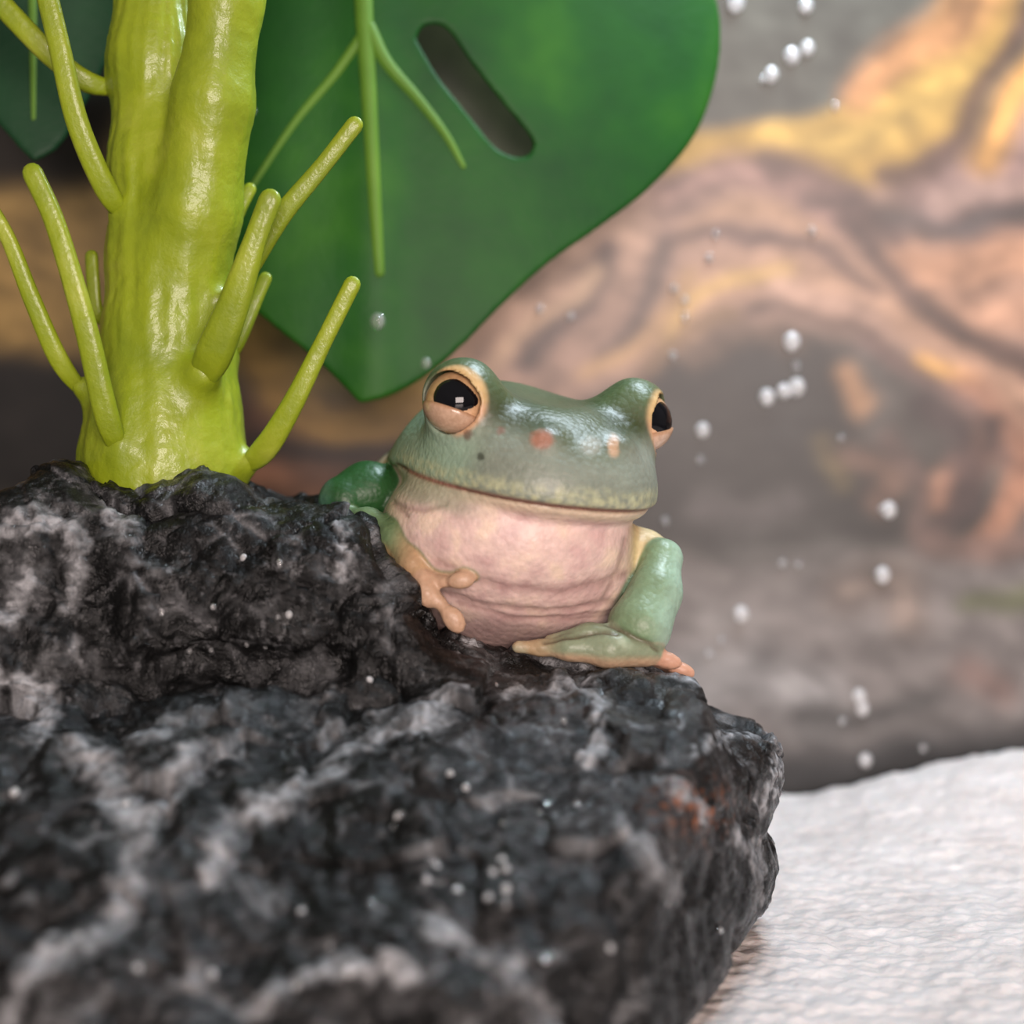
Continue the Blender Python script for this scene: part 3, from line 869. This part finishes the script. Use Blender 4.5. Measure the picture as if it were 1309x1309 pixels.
def frog_groups(U, V, W):
    a, b, c = head_local(U, V, W)
    tp = 1 - 0.20 * np.clip(c / 110, 0, 1.1) * sstep(60, -80, b)
    def sup(a, A, B, Bb, C, p, pz):
        bb = np.where(b > 0, b / B, b / Bb)
        k = ((np.abs(a / A) ** p + np.abs(bb) ** p) ** (pz / p) + np.abs(c / C) ** pz) ** (1 / pz)
        L = np.sqrt(a * a + b * b + c * c)
        return np.where(k > 1e-4, L * (1 - 1 / np.maximum(k, 1e-4)), -50.0)
    upper = np.maximum(sup(a / tp, 160, 225, 190, 124, 2.3, 2.25), -(c + 6))
    lower = np.maximum(sup(a, 155, 219, 190, 48, 2.2, 2.1), c - 6)
    head = np.minimum(upper, lower)
    # groove of the mouth, only round the front
    groove = 5.0 * np.exp(-((c + 1.5) / 3.4) ** 2) * sstep(-75, -20, b)
    # eye bumps, hollow between them, brow line towards the nostrils
    for (e, d), sgn in zip(EYES, (-1, 1)):
        bump_ = ell(U, V, W, e + HU * 6 - HR * sgn * 10 - HF * 8, (51, 56, 50))
        head = smin(head, bump_, 42)
    head = smax(head, -ell(U, V, W, head_pt(0, 60, 205), (78, 150, 92)), 40)
    for sgn in (-1, 1):
        nb = ell(U, V, W, head_pt(sgn * 50, 172, 70), (18, 16, 14))
        head = smin(head, nb, 22)
    head = head + groove
    # trunk
    body = ell(U, V, W, F(596, 690, 300), (176, 270, 150), 0, 2.2)
    throat = ell(U, V, W, F(650, 682, 12), (158, 138, 112), -0.06)
    chest = ell(U, V, W, F(655, 755, 70), (170, 135, 92), 0.06)
    trunk = smin(smin(throat, chest, 40), body, 60)
    fr = smin(trunk, head, 16)
    neck = ell(U, V, W, F(610, 630, 190), (140, 150, 95))
    fr = smin(fr, neck, 40)
    # arms
    ra = smin(chain(U, V, W, R_UP, 14), trunk, 26)
    rf = chain(U, V, W, R_FORE, 12)
    rh = chain(U, V, W, R_HAND, 10)
    rh2 = chain(U, V, W, R_HAND2, 10)
    rd = np.minimum(chain(U, V, W, R_DIG1, 5), chain(U, V, W, R_DIG2, 5))
    for p, r, ro in ((F(850, 843, -62), (23, 9, 11), 0.3), (F(868, 855, -44), (22, 9, 10), 0.35)):
        rd = smin(rd, ell(U, V, W, p, r, -ro), 3)
    rarm = smin(rf, smin(rh, rh2, 2), 2)
    rarm = smin(rarm, rd, 5)
    lu = chain(U, V, W, L_UP, 12)
    lf = chain(U, V, W, L_FORE, 10)
    ld = smin(chain(U, V, W, L_D1, 4), smin(chain(U, V, W, L_D2, 4), chain(U, V, W, L_D3, 4), 4), 4)
    for p, r, ro in ((F(546, 760, -104), (13, 9, 17), 0.35), (F(580, 792, -108), (13, 9, 19), 0.6), (F(590, 742, -112), (17, 8, 11), 0.1)):
        ld = smin(ld, ell(U, V, W, p, r, ro), 4)
    larm = smin(lf, ld, 7)
    # hind legs folded beside the trunk
    hl = None
    for x1, x2 in (((540, 760, 480, 60), (500, 745, 260, 42)), ((690, 760, 480, 60), (745, 750, 270, 42))):
        pass
    hind = chain(U, V, W, [(560, 760, 500, 62), (490, 770, 400, 48), (478, 790, 270, 34)], 20)
    hind = np.minimum(hind, chain(U, V, W, [(478, 800, 270, 28), (520, 830, 380, 24), (510, 845, 480, 18)], 14))
    hind2 = chain(U, V, W, [(660, 760, 500, 62), (735, 765, 400, 48), (765, 785, 270, 34)], 20)
    hind2 = np.minimum(hind2, chain(U, V, W, [(765, 795, 270, 28), (720, 828, 380, 24), (735, 842, 480, 18)], 14))
    foot = np.minimum(chain(U, V, W, [(510, 845, 480, 16), (470, 852, 400, 10), (450, 856, 340, 9)], 8),
                      chain(U, V, W, [(735, 842, 480, 16), (775, 850, 400, 10), (790, 854, 340, 9)], 8))
    hind = np.minimum(np.minimum(hind, hind2), foot)
    return dict(head=head, trunk=trunk, body=body, fr=fr, ra=ra, rarm=rarm, rf=rf, rh=rh, rh2=rh2, rd=rd, lu=lu, larm=larm, ld=ld, lf=lf, hind=hind, a=a, b=b, c=c)

def frog_sdf(U, V, W):
    g = frog_groups(U, V, W)
    d = smin(g['fr'], g['hind'], 16)
    d = smin(d, g['ra'], 10)
    d = smin(d, g['rarm'], 6)
    d = smin(d, smin(g['lu'], g['larm'], 6), 6)
    # eye sockets
    for e, dr in EYES:
        L = np.sqrt((U - e[0]) ** 2 + (V - e[1]) ** 2 + (W - e[2]) ** 2)
        cut = np.sqrt((U - e[0] - dr[0] * 10) ** 2 + (V - e[1] - dr[1] * 10) ** 2 + (W - e[2] - dr[2] * 10) ** 2) - (EYE_R + 0.5)
        d = smax(d, -cut, 5)
    return d

def build_frog():
    h = 2.8
    f, ax = band_eval(frog_sdf, [np.arange(-285, 262, h), np.arange(-180, 645, h), np.arange(-245, 240, h)], h)
    v, q = surface_nets(f, np.array([a[0] for a in ax]), h)
    v = relax(v, q, 3, 0.5)
    n = normals(v, q)
    g = frog_groups(v[:, 0], v[:, 1], v[:, 2])
    W3 = f2w(v)
    px, py = w2px(W3)
    front = sstep(0.0, 0.35, -n[:, 1])
    a, b, c = g['a'], g['b'], g['c']
    # which part is on top here
    keys = ['head', 'trunk', 'body', 'rarm', 'lu', 'larm', 'hind', 'ra']
    D = np.stack([g[k] for k in keys])
    own = D.argmin(0)
    arm = sstep(9, 2, np.minimum(g['rarm'], np.minimum(g['larm'], g['lu'])))
    nz = fbm(v / 38.0, 3); nf = fbm(v / 9.0, 2)
    # skin folds of throat and chest, only where the trunk shows
    tr = (1 - arm) * sstep(-14, -26, c) * front
    fold = np.zeros(len(v)); foldc = np.zeros(len(v))
    wy = py + 4 * noise(v / 30.0 + 3)
    for pts, w, amp in [([(560, 758), (620, 775), (700, 782), (790, 770), (812, 755)], 5, 4.5), ([(585, 772), (650, 790), (720, 793), (790, 786)], 4, 3.5), ([(560, 720), (630, 748), (720, 758), (800, 735)], 6, 2.5),
                        ([(488, 628), (512, 648), (540, 652), (570, 645)], 4, 3.5), ([(484, 600), (490, 630), (520, 660)], 3.5, 3.0), ([(680, 793), (740, 786), (790, 780)], 3, 2.5),
                        ([(800, 690), (790, 730), (770, 770)], 4, 2.0)]:
        d, t = seg_dist(px, wy, pts)
        m = np.exp(-(d / w) ** 2) * tr
        fold += amp * m; foldc = np.maximum(foldc, m)
    fold += tr * 1.6 * sstep(735, 790, py) * np.abs(noise(v / 11.0))
    crease = np.zeros(len(v))
    am = sstep(6, 2, g['rarm']) * front
    for pts, w, amp in [([(770, 794), (805, 811), (842, 830)], 2.6, 4.0), ([(696, 821), (735, 813), (770, 807), (790, 810)], 2.4, 3.5)]:
        d, t = seg_dist(px, py + 3 * noise(v / 20.0), pts)
        m = np.exp(-(d / w) ** 2) * am
        fold += amp * m / 0.65; crease = np.maximum(crease, m)
    v = v - 0.65 * n * fold[:, None]
    # ------- colours
    C = np.zeros((len(v), 3)) + lin(92, 122, 84)
    def put(m, rgb):
        nonlocal C
        m = np.clip(m, 0, 1)[:, None]
        C = C * (1 - m) + m * lin(*rgb)
    back = sstep(60, 150, v[:, 1])
    put(back * (1 - arm), (58, 86, 50))
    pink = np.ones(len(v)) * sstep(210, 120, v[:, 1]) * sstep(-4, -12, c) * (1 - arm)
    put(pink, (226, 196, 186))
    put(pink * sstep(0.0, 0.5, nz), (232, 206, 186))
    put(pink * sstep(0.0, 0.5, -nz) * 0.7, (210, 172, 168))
    put(pink * sstep(765, 812, py - 0.12 * (px - 640)) * 0.85, (136, 112, 108))  # lower chest darkened: shade painted into the skin colour
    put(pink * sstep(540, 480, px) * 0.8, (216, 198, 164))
    put(foldc * 0.5, (150, 112, 108))
    # head top
    hd = sstep(-3, 3, c) * sstep(-60, 10, b + 60) * (1 - arm)
    put(hd, (134, 141, 125))
    put(hd * sstep(-60, -150, a) * sstep(90, 40, c), (150, 174, 152))
    put(hd * sstep(120, 170, b) * sstep(90, 60, c), (134, 142, 128))
    put(hd * sstep(62, 96, c) * sstep(150, 90, np.abs(a)), (58, 66, 33))
    put(hd * sstep(40, 78, c) * sstep(60, 20, np.abs(a)) * 0.85, (74, 82, 44))
    put(hd * sstep(95, 135, c), (82, 98, 64))
    put(hd * sstep(30, 12, c + 8 * nz) * sstep(-0.3, 0.9, nf + 0.35) * 0.8 * sstep(-60, 0, b), (190, 192, 152))
    low = sstep(-2, -6, c) * sstep(-22, -11, c - 6 * nz) * sstep(-60, -10, b) * (1 - arm)
    put(low * 0.9, (216, 194, 168))
    put(sstep(-2, -6, c) * sstep(-42, -22, c - 6 * nz) * sstep(-60, -10, b) * (1 - arm) * sstep(-90, -150, a) * 0.8, (158, 160, 136))
    put(np.exp(-((c + 1.5) / 3.2) ** 2) * sstep(-60, -10, b) * (1 - arm), (140, 94, 82))
    # eyelids
    for e, dr in EYES:
        r = v - e; L = np.linalg.norm(r, axis=1); cs = (r @ dr) / np.maximum(L, 1e-6)
        lid = sstep(56, 50, L) * sstep(0.45, 0.62, cs)
        put(lid, (208, 164, 126))
        put(lid * sstep(0.0, 14, (r @ HU)) * 0.5, (206, 186, 120))
        put(sstep(45, 42, L) * sstep(0.3, 0.5, cs) * 0.8, (120, 80, 56))
    # blemishes on the snout
    def spot(x, y, rx, ry, rgb, op=1.0):
        d = np.hypot((px - x + 3 * nf) / rx, (py - y + 3 * nf) / ry)
        put(sstep(1.15, 0.5, d) * front * op * sstep(40, -20, v[:, 1]), rgb)
    spot(693, 562, 17, 15, (166, 112, 90), 0.85)
    spot(784, 570, 9, 17, (196, 158, 124), 0.85)
    spot(756, 570, 16, 14, (160, 160, 148), 0.6)
    spot(614, 584, 6, 6, (58, 62, 50), 0.8)
    spot(640, 551, 7, 7, (140, 104, 92), 0.6)
    spot(598, 556, 8, 8, (96, 60, 44), 0.7)
    # arms
    put(sstep(6, 1, g['rarm']), (122, 146, 112))
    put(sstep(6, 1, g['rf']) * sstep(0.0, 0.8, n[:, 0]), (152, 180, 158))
    put(sstep(5, 1, np.minimum(g['rh'], g['rh2'])), (138, 150, 122))
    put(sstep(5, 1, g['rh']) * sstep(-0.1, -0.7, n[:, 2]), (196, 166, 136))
    put(sstep(5, 1, np.minimum(g['rh'], g['rh2'])) * sstep(725, 680, px), (176, 150, 116))
    put(sstep(5, 1, g['rh']) * sstep(0.1, 0.5, nz) * 0.6, (176, 184, 160))
    put(crease * 0.7, (84, 66, 48))
    put(sstep(4, 0.5, g['rd']), (204, 156, 130))
    ra = sstep(6, 1, g['ra']) * sstep(798, 812, px) * sstep(40, 0, v[:, 1] - 60) * (1 - sstep(6, 1, g['rarm']))
    put(ra, (206, 186, 140))
    put(sstep(6, 1, g['lu']), (34, 78, 36))
    put(sstep(6, 1, g['lu']) * sstep(430, 410, px), (76, 116, 96))
    put(sstep(6, 1, g['larm']), (104, 126, 88))
    put(sstep(6, 1, g['larm']) * sstep(490, 540, px + 0.4 * (py - 690)), (186, 152, 116))
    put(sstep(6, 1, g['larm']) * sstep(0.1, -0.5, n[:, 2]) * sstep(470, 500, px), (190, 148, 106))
    put(sstep(4, 0.5, g['ld']), (196, 160, 132))
    C *= (1 + 0.10 * nz + 0.08 * nf)[:, None]
    C = np.clip(C, 0, 0.95)
    base = f2w(F(640, 835, 100))
    root = thing('tree_frog', base, 'green tree frog with pale pink throat and black eyes peering over the rock', 'frog')
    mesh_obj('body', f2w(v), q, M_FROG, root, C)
    # eyes
    for (e, dr), sgn in zip(EYES, (-1, 1)):
        nu, nv_ = 40, 24
        up = HU - dr * (HU @ dr); up /= np.linalg.norm(up)
        sd = np.cross(up, dr)
        vs_, fs = [], []
        for i in range(nv_ + 1):
            th = math.pi * i / nv_
            for j in range(nu):
                ph = 2 * math.pi * j / nu
                vs_.append(e + EYE_R * (math.cos(th) * dr + math.sin(th) * (math.cos(ph) * sd + math.sin(ph) * up)))
        for i in range(nv_):
            for j in range(nu):
                fs.append([i * nu + j, (i + 1) * nu + j, (i + 1) * nu + (j + 1) % nu, i * nu + (j + 1) % nu])
        vs_ = np.array(vs_)
        h_ = ((vs_ - e) @ up) / EYE_R
        col = np.zeros((len(vs_), 3)) + lin(190, 152, 112)
        k = sstep(0.1, -0.5, h_)[:, None]
        col = col * (1 - k) + k * lin(224, 182, 144)
        eo = mesh_obj('eye', f2w(vs_), np.array(fs), M_EYE, root, col)
        # pupil: a dark dilated lens standing a little proud of the iris
        toc = -e / np.linalg.norm(e - np.array([0, -FPX, 0]))
        pd = dr * 1.0 + up * 0.16 + np.array([0, -0.22, 0]); pd /= np.linalg.norm(pd)
        up2 = up - pd * (up @ pd); up2 /= np.linalg.norm(up2); sd2 = np.cross(up2, pd)
        pv, pf = [], []
        nr = 10
        for i in range(nr + 1):
            t = i / nr
            for j in range(nu):
                ph = 2 * math.pi * j / nu
                nose = -math.cos(ph) * sgn
                dx = t * (0.68 * math.cos(ph) - 0.16 * sgn * max(0, nose) ** 3)
                dy = t * 0.62 * math.sin(ph) * (1 - 0.22 * max(0, nose))
                w = pd * math.sqrt(max(0, 1 - dx * dx - dy * dy)) + sd2 * dx + up2 * dy
                pv.append(e + w * (EYE_R + 1.6 * (1 - t ** 4) - 0.6))
        for i in range(nr):
            for j in range(nu):
                pf.append((i * nu + j, (i + 1) * nu + j, (i + 1) * nu + (j + 1) % nu, i * nu + (j + 1) % nu))
        mesh_obj('pupil', f2w(np.array(pv)), pf, M_PUPIL, eo)
        # lower eyelid: a skin fold over the lower third of the ball
        lv, lf_ = [], []
        na, ne = 31, 8
        for i in range(ne + 1):
            for j in range(na):
                az = math.radians(-80 + 160 * j / (na - 1))
                top = -0.30 + 0.10 * math.cos(az * 1.1) - 0.16 * math.sin(az)* sgn * -1
                el = top - (1.15 + top) * max(0, i - 1) / (ne - 1) if i else top + 0.02
                w = dr * math.cos(el) * math.cos(az) + sd * math.cos(el) * math.sin(az) + up * math.sin(el)
                lv.append(e + w * (EYE_R - 1.5 if i == 0 else EYE_R + 3.0 - 2.2 * max(0, i - 2) / (ne - 2)))
        for i in range(ne):
            for j in range(na - 1):
                k = i * na + j
                lf_.append([k, k + na, k + na + 1, k + 1])
        lv = np.array(lv)
        lc = np.zeros((len(lv), 3)) + lin(206, 172, 146)
        lc[:na * 2] = lin(178, 138, 106)
        lo_ = mesh_obj('lower_eyelid', f2w(lv), np.array(lf_), M_EYE, eo, lc)
        lo_['label'] = 'peach lower eyelid'
build_rock()
build_frog()

# ------------------------------------------------------------------ artificial plant
PLANT = thing('artificial_plant', f2w(F(208, 612, 70)), 'lime green artificial plant with thick stem, finger sprouts and big dark leaves on the rock', 'plant')

SPROUTS = [
    ([(168, 596, -52), (140, 545, -78), (110, 420, -100), (72, 290, -112), (42, 222, -116)], 18, 13),
    ([(125, 520, 0), (80, 468, -20), (42, 385, -34), (8, 300, -44), (-30, 240, -50)], 15, 10),
    ([(150, 420, 60), (124, 400, 66), (119, 360, 70), (117, 328, 72)], 11, 9),
    ([(172, 288, -10), (140, 250, -28), (100, 160, -50), (76, 60, -62), (52, -40, -68)], 16, 14),
    ([(180, 112, 50), (120, 108, 40), (70, 75, 34), (20, 25, 28), (-40, -40, 24)], 14, 15),
    ([(248, 500, -42), (272, 455, -76), (300, 385, -98), (325, 310, -112), (345, 256, -118)], 30, 14),
    ([(262, 430, -14), (315, 345, -40), (360, 275, -56), (410, 215, -66), (453, 160, -72)], 17, 11),
    ([(270, 350, 60), (290, 305, 74), (306, 268, 82), (319, 242, 86)], 11, 9),
    ([(280, 480, 50), (306, 430, 62), (326, 385, 70), (339, 356, 74)], 13, 9),
    ([(296, 604, 20), (335, 578, -4), (372, 520, -24), (412, 440, -36), (450, 364, -44)], 20, 11),
]
def build_stem():
    h = 4.2
    def sdf(U, V, W):
        d = chain(U, V, W, [(208, 640, 70, 104), (208, 590, 70, 103), (212, 520, 70, 92), (214, 430, 70, 80), (214, 330, 72, 74), (208, 220, 78, 66), (202, 80, 90, 61), (204, -100, 100, 58), (206, -320, 110, 54)], 30)
        br = chain(U, V, W, [(228, 400, 50, 58), (250, 270, 22, 55), (272, 130, 0, 50), (290, 0, -10, 44), (312, -140, -10, 40), (340, -320, 10, 36)], 20)
        d = smin(d, br, 24)
        for pts, r0, r1 in SPROUTS:
            (x0, y0, v0), (x1, y1, v1) = pts[0], pts[1]
            d = smin(d, caps(U, V, W, F(x0, y0, v0 + 62), F(0.5 * (x0 + x1), 0.5 * (y0 + y1), 0.5 * (v0 + v1) + 46), r0 * 0.85, r0 * 0.8), 22)
        return d
    f, ax = band_eval(sdf, [np.arange(-640, -265, h), np.arange(-80, 225, h), np.arange(-110, 1015, h)], h)
    v, q = surface_nets(f, np.array([a[0] for a in ax]), h)
    v = relax(v, q, 4, 0.5)
    n = normals(v, q)
    ang = np.arctan2(v[:, 1] - 70, v[:, 0] + 455)
    v = v + n * (4.0 * noise(np.stack([ang * 4.5, v[:, 2] / 130, 0 * ang], 1)) + 1.2 * noise(v / 14.0))[:, None]
    mesh_obj('stem', f2w(v), q, M_STEM, PLANT)
build_stem()

for pts, r0, r1 in SPROUTS:
    pts = [(x, y, v_ + (62 if k == 0 else 34 if k == 1 else 26)) for k, (x, y, v_) in enumerate(pts)]
    c = spline([F(*p) for p in pts], 26)
    t = np.linspace(0, 1, 26)
    r = (r0 + (r1 - r0) * np.minimum(1, t * 1.3)) * (0.62 + 0.38 * sstep(0.05, 0.3, t))
    vv, ff = tube(c, r, 14, 0.72, groove=0.25)
    mesh_obj('sprout', f2w(vv), ff, M_STEM, PLANT)

def build_leaf(outline, holes, plane, mat, thick, h, lo, hi, label=None):
    """a thick curved blade; plane(u, w) gives its depth in the frog frame"""
    ax, (U, V, W) = grid_axes(lo, hi, h)
    A, B = np.meshgrid(ax[0], ax[2], indexing='ij')
    d2 = poly_sdf(A, B, outline)
    for hl in holes: d2 = smax(d2, -poly_sdf(A, B, hl), 4)
    d2 = smax(d2, d2, 1)
    s = np.abs(V - plane(U, W)) - thick
    f = smax(s, d2[:, None, :], thick)
    v, q = surface_nets(f, np.array([a[0] for a in ax]), h)
    v = relax(v, q, 2, 0.5)
    return mesh_obj('leaf', f2w(v), q, mat, PLANT)

def rnd(pts, n):
    return spline(list(pts) + [pts[0]], n)[:-1]

# big leaf hanging behind the frog
VL = 330.0
def fl(px, py): q = F(px, py, VL); return (q[0], q[2])
def plane1(u, w):
    x = u - fl(478, 0)[0]
    return VL - 18 + 0.00028 * x * x + 0.05 * x - 8 * np.exp(-(x / 40) ** 2) + 0.00005 * (w - 300) ** 2
out1 = [fl(*p) for p in [(462, 518), (430, 484), (398, 455), (335, 405), (250, 330), (195, 240), (165, 130), (152, 0), (175, -130), (270, -220), (400, -200), (468, -130), (540, -210),
                         (700, -235), (860, -150), (922, -40), (932, 30), (920, 100), (890, 168), (830, 236), (765, 288), (700, 336), (640, 392), (592, 442), (545, 482), (500, 508)]]
out1 = rnd(out1, 160)
hole = rnd([fl(*p) for p in [(533, 52), (540, 38), (556, 32), (575, 42), (600, 78), (640, 128), (672, 165), (681, 182), (674, 196), (656, 198), (632, 186), (600, 148), (560, 98)]], 60)
hole2 = rnd([fl(*p) for p in [(330, -20), (345, -40), (330, -90), (280, -130), (255, -130), (262, -100)]], 40)
leaf1 = build_leaf(out1, [hole, hole2], plane1, M_LEAF, 5.0, 3.6, (-600, 270, 120), (345, 470, 1060))
def vein(pts, r0, r1, leaf, plane, f_):
    pts = spline(pts, 24)
    q = []
    for x, y in pts:
        u, w = f_(x, y)
        q.append((u, float(plane(np.array(u), np.array(w))) - 3.0, w))
    vv, ff = tube(np.array(q), np.linspace(r0, r1, 24), 10, 0.8)
    mesh_obj('vein', f2w(vv), ff, M_VEIN, leaf)
vein([(464, -130), (466, 0), (473, 120), (481, 260), (487, 352)], 17, 8, leaf1, plane1, fl)
vein([(472, 40), (495, 85), (535, 130), (570, 175), (592, 214)], 12, 5, leaf1, plane1, fl)
vein([(466, 50), (430, 100), (380, 160), (330, 235), (310, 270)], 9, 4, leaf1, plane1, fl)
# darker leaf at the other side of the stem
VL2 = 250.0
def fl2(px, py): q = F(px, py, VL2); return (q[0], q[2])
def plane2(u, w):
    x = u - fl2(40, 0)[0]
    return VL2 + 0.0009 * x * x + 0.12 * x + 0.06 * (w - 400)
out2 = rnd([fl2(*p) for p in [(42, 207), (12, 176), (-30, 120), (-70, 20), (-80, -100), (-30, -180), (60, -180), (130, -110), (142, 0), (128, 70), (98, 140), (72, 186)]], 90)
leaf2 = build_leaf(out2, [], plane2, M_LEAFD, 5.0, 4.2, (-860, 190, 440), (-520, 420, 980))
vein([(34, -180), (36, -60), (39, 60), (41, 150)], 9, 4, leaf2, plane2, fl2)
# leaf stalks joining the stem above the picture
for pts, r in (([(206, -310, 95), (260, -400, 160), (380, -380, 260), (455, -230, 310), (464, -120, 312)], 17),
               ([(200, -310, 95), (150, -380, 160), (70, -360, 230), (36, -250, 262), (34, -170, 262)], 13)):
    c = spline([F(*p) for p in pts], 30)
    vv, ff = tube(c, np.full(30, float(r)), 12)
    mesh_obj('leaf_stalk', f2w(vv), ff, M_STEM, PLANT)

# ------------------------------------------------------------------ water drops on wall and leaf
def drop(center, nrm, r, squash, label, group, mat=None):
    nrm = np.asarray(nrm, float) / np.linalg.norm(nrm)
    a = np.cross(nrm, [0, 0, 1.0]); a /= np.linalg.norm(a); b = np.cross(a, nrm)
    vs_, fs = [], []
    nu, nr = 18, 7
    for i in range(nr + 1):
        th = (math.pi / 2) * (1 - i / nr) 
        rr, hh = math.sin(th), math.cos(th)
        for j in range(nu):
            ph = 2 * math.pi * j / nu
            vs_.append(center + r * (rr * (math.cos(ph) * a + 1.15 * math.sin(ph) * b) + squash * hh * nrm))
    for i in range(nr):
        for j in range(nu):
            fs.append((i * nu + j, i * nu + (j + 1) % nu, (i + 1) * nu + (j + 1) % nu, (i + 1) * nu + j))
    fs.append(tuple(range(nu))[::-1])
    o = mesh_obj('water_drop', np.array(vs_), fs, mat or M_WATER_GLINT, origin=center)
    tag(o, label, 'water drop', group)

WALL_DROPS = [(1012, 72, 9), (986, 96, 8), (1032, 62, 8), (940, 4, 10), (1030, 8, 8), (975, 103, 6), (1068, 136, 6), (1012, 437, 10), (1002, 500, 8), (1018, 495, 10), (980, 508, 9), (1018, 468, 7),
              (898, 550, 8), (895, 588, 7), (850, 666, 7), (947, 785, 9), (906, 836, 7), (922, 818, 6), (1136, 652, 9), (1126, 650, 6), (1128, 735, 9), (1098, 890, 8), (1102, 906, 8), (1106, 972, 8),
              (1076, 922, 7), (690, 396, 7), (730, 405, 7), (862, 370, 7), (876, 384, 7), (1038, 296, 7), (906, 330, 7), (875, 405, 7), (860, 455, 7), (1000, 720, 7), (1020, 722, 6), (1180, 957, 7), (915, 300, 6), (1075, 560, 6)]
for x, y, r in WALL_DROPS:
    big = r >= 8  # big drops get the milky body that imitates a glint
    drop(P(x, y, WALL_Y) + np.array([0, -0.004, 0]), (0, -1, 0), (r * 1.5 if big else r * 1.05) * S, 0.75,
         'bright water drop whitened for its glint on the printed back wall' if big else 'faint small water drop on the printed back wall',
         'bright drops on the back wall' if big else 'faint drops on the back wall', M_WATER_GLINT if big else M_FAINT)
ROCK_GLINTS = [(205, 775, 5), (212, 779, 4), (370, 780, 6), (360, 783, 4), (268, 778, 5), (305, 708, 6), (358, 712, 5), (352, 716, 4), (475, 862, 6), (575, 980, 6), (590, 1000, 6), (503, 1040, 6), (497, 1052, 4),
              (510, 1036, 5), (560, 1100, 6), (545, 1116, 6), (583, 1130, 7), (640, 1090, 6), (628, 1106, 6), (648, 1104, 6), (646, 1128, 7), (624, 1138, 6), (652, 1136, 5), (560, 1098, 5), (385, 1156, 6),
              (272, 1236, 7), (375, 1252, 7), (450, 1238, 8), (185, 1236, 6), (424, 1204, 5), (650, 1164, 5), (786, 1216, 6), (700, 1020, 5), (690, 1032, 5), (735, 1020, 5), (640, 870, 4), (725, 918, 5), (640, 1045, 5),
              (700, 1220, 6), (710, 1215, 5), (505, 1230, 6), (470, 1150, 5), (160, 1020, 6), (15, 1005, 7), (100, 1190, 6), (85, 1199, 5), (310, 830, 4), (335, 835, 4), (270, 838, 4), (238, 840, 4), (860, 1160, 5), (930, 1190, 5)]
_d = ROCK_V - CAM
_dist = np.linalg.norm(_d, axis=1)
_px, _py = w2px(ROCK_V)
for x, y, r in ROCK_GLINTS:  # whitish beads added to stand in for wet sparkles on the rock
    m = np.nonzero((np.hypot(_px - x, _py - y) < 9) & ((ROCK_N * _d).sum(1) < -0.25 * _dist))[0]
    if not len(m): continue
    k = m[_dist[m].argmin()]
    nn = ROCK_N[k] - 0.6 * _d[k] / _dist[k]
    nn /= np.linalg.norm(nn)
    drop(ROCK_V[k] - 0.01 * nn, nn, r * _dist[k] / FPX * 0.8, 0.8, 'tiny whitish water bead added as a glint on the black rock', 'beads added as glints on the rock', M_WATER_GLINT if r >= 6 else M_FAINT)
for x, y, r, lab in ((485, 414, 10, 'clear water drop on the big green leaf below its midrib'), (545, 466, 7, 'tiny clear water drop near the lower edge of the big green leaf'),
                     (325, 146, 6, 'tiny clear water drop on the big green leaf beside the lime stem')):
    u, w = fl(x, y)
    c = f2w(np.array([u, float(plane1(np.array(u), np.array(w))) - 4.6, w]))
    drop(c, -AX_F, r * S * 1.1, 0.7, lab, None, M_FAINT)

for o in bpy.data.objects:
    if '_base' in o: del o['_base']
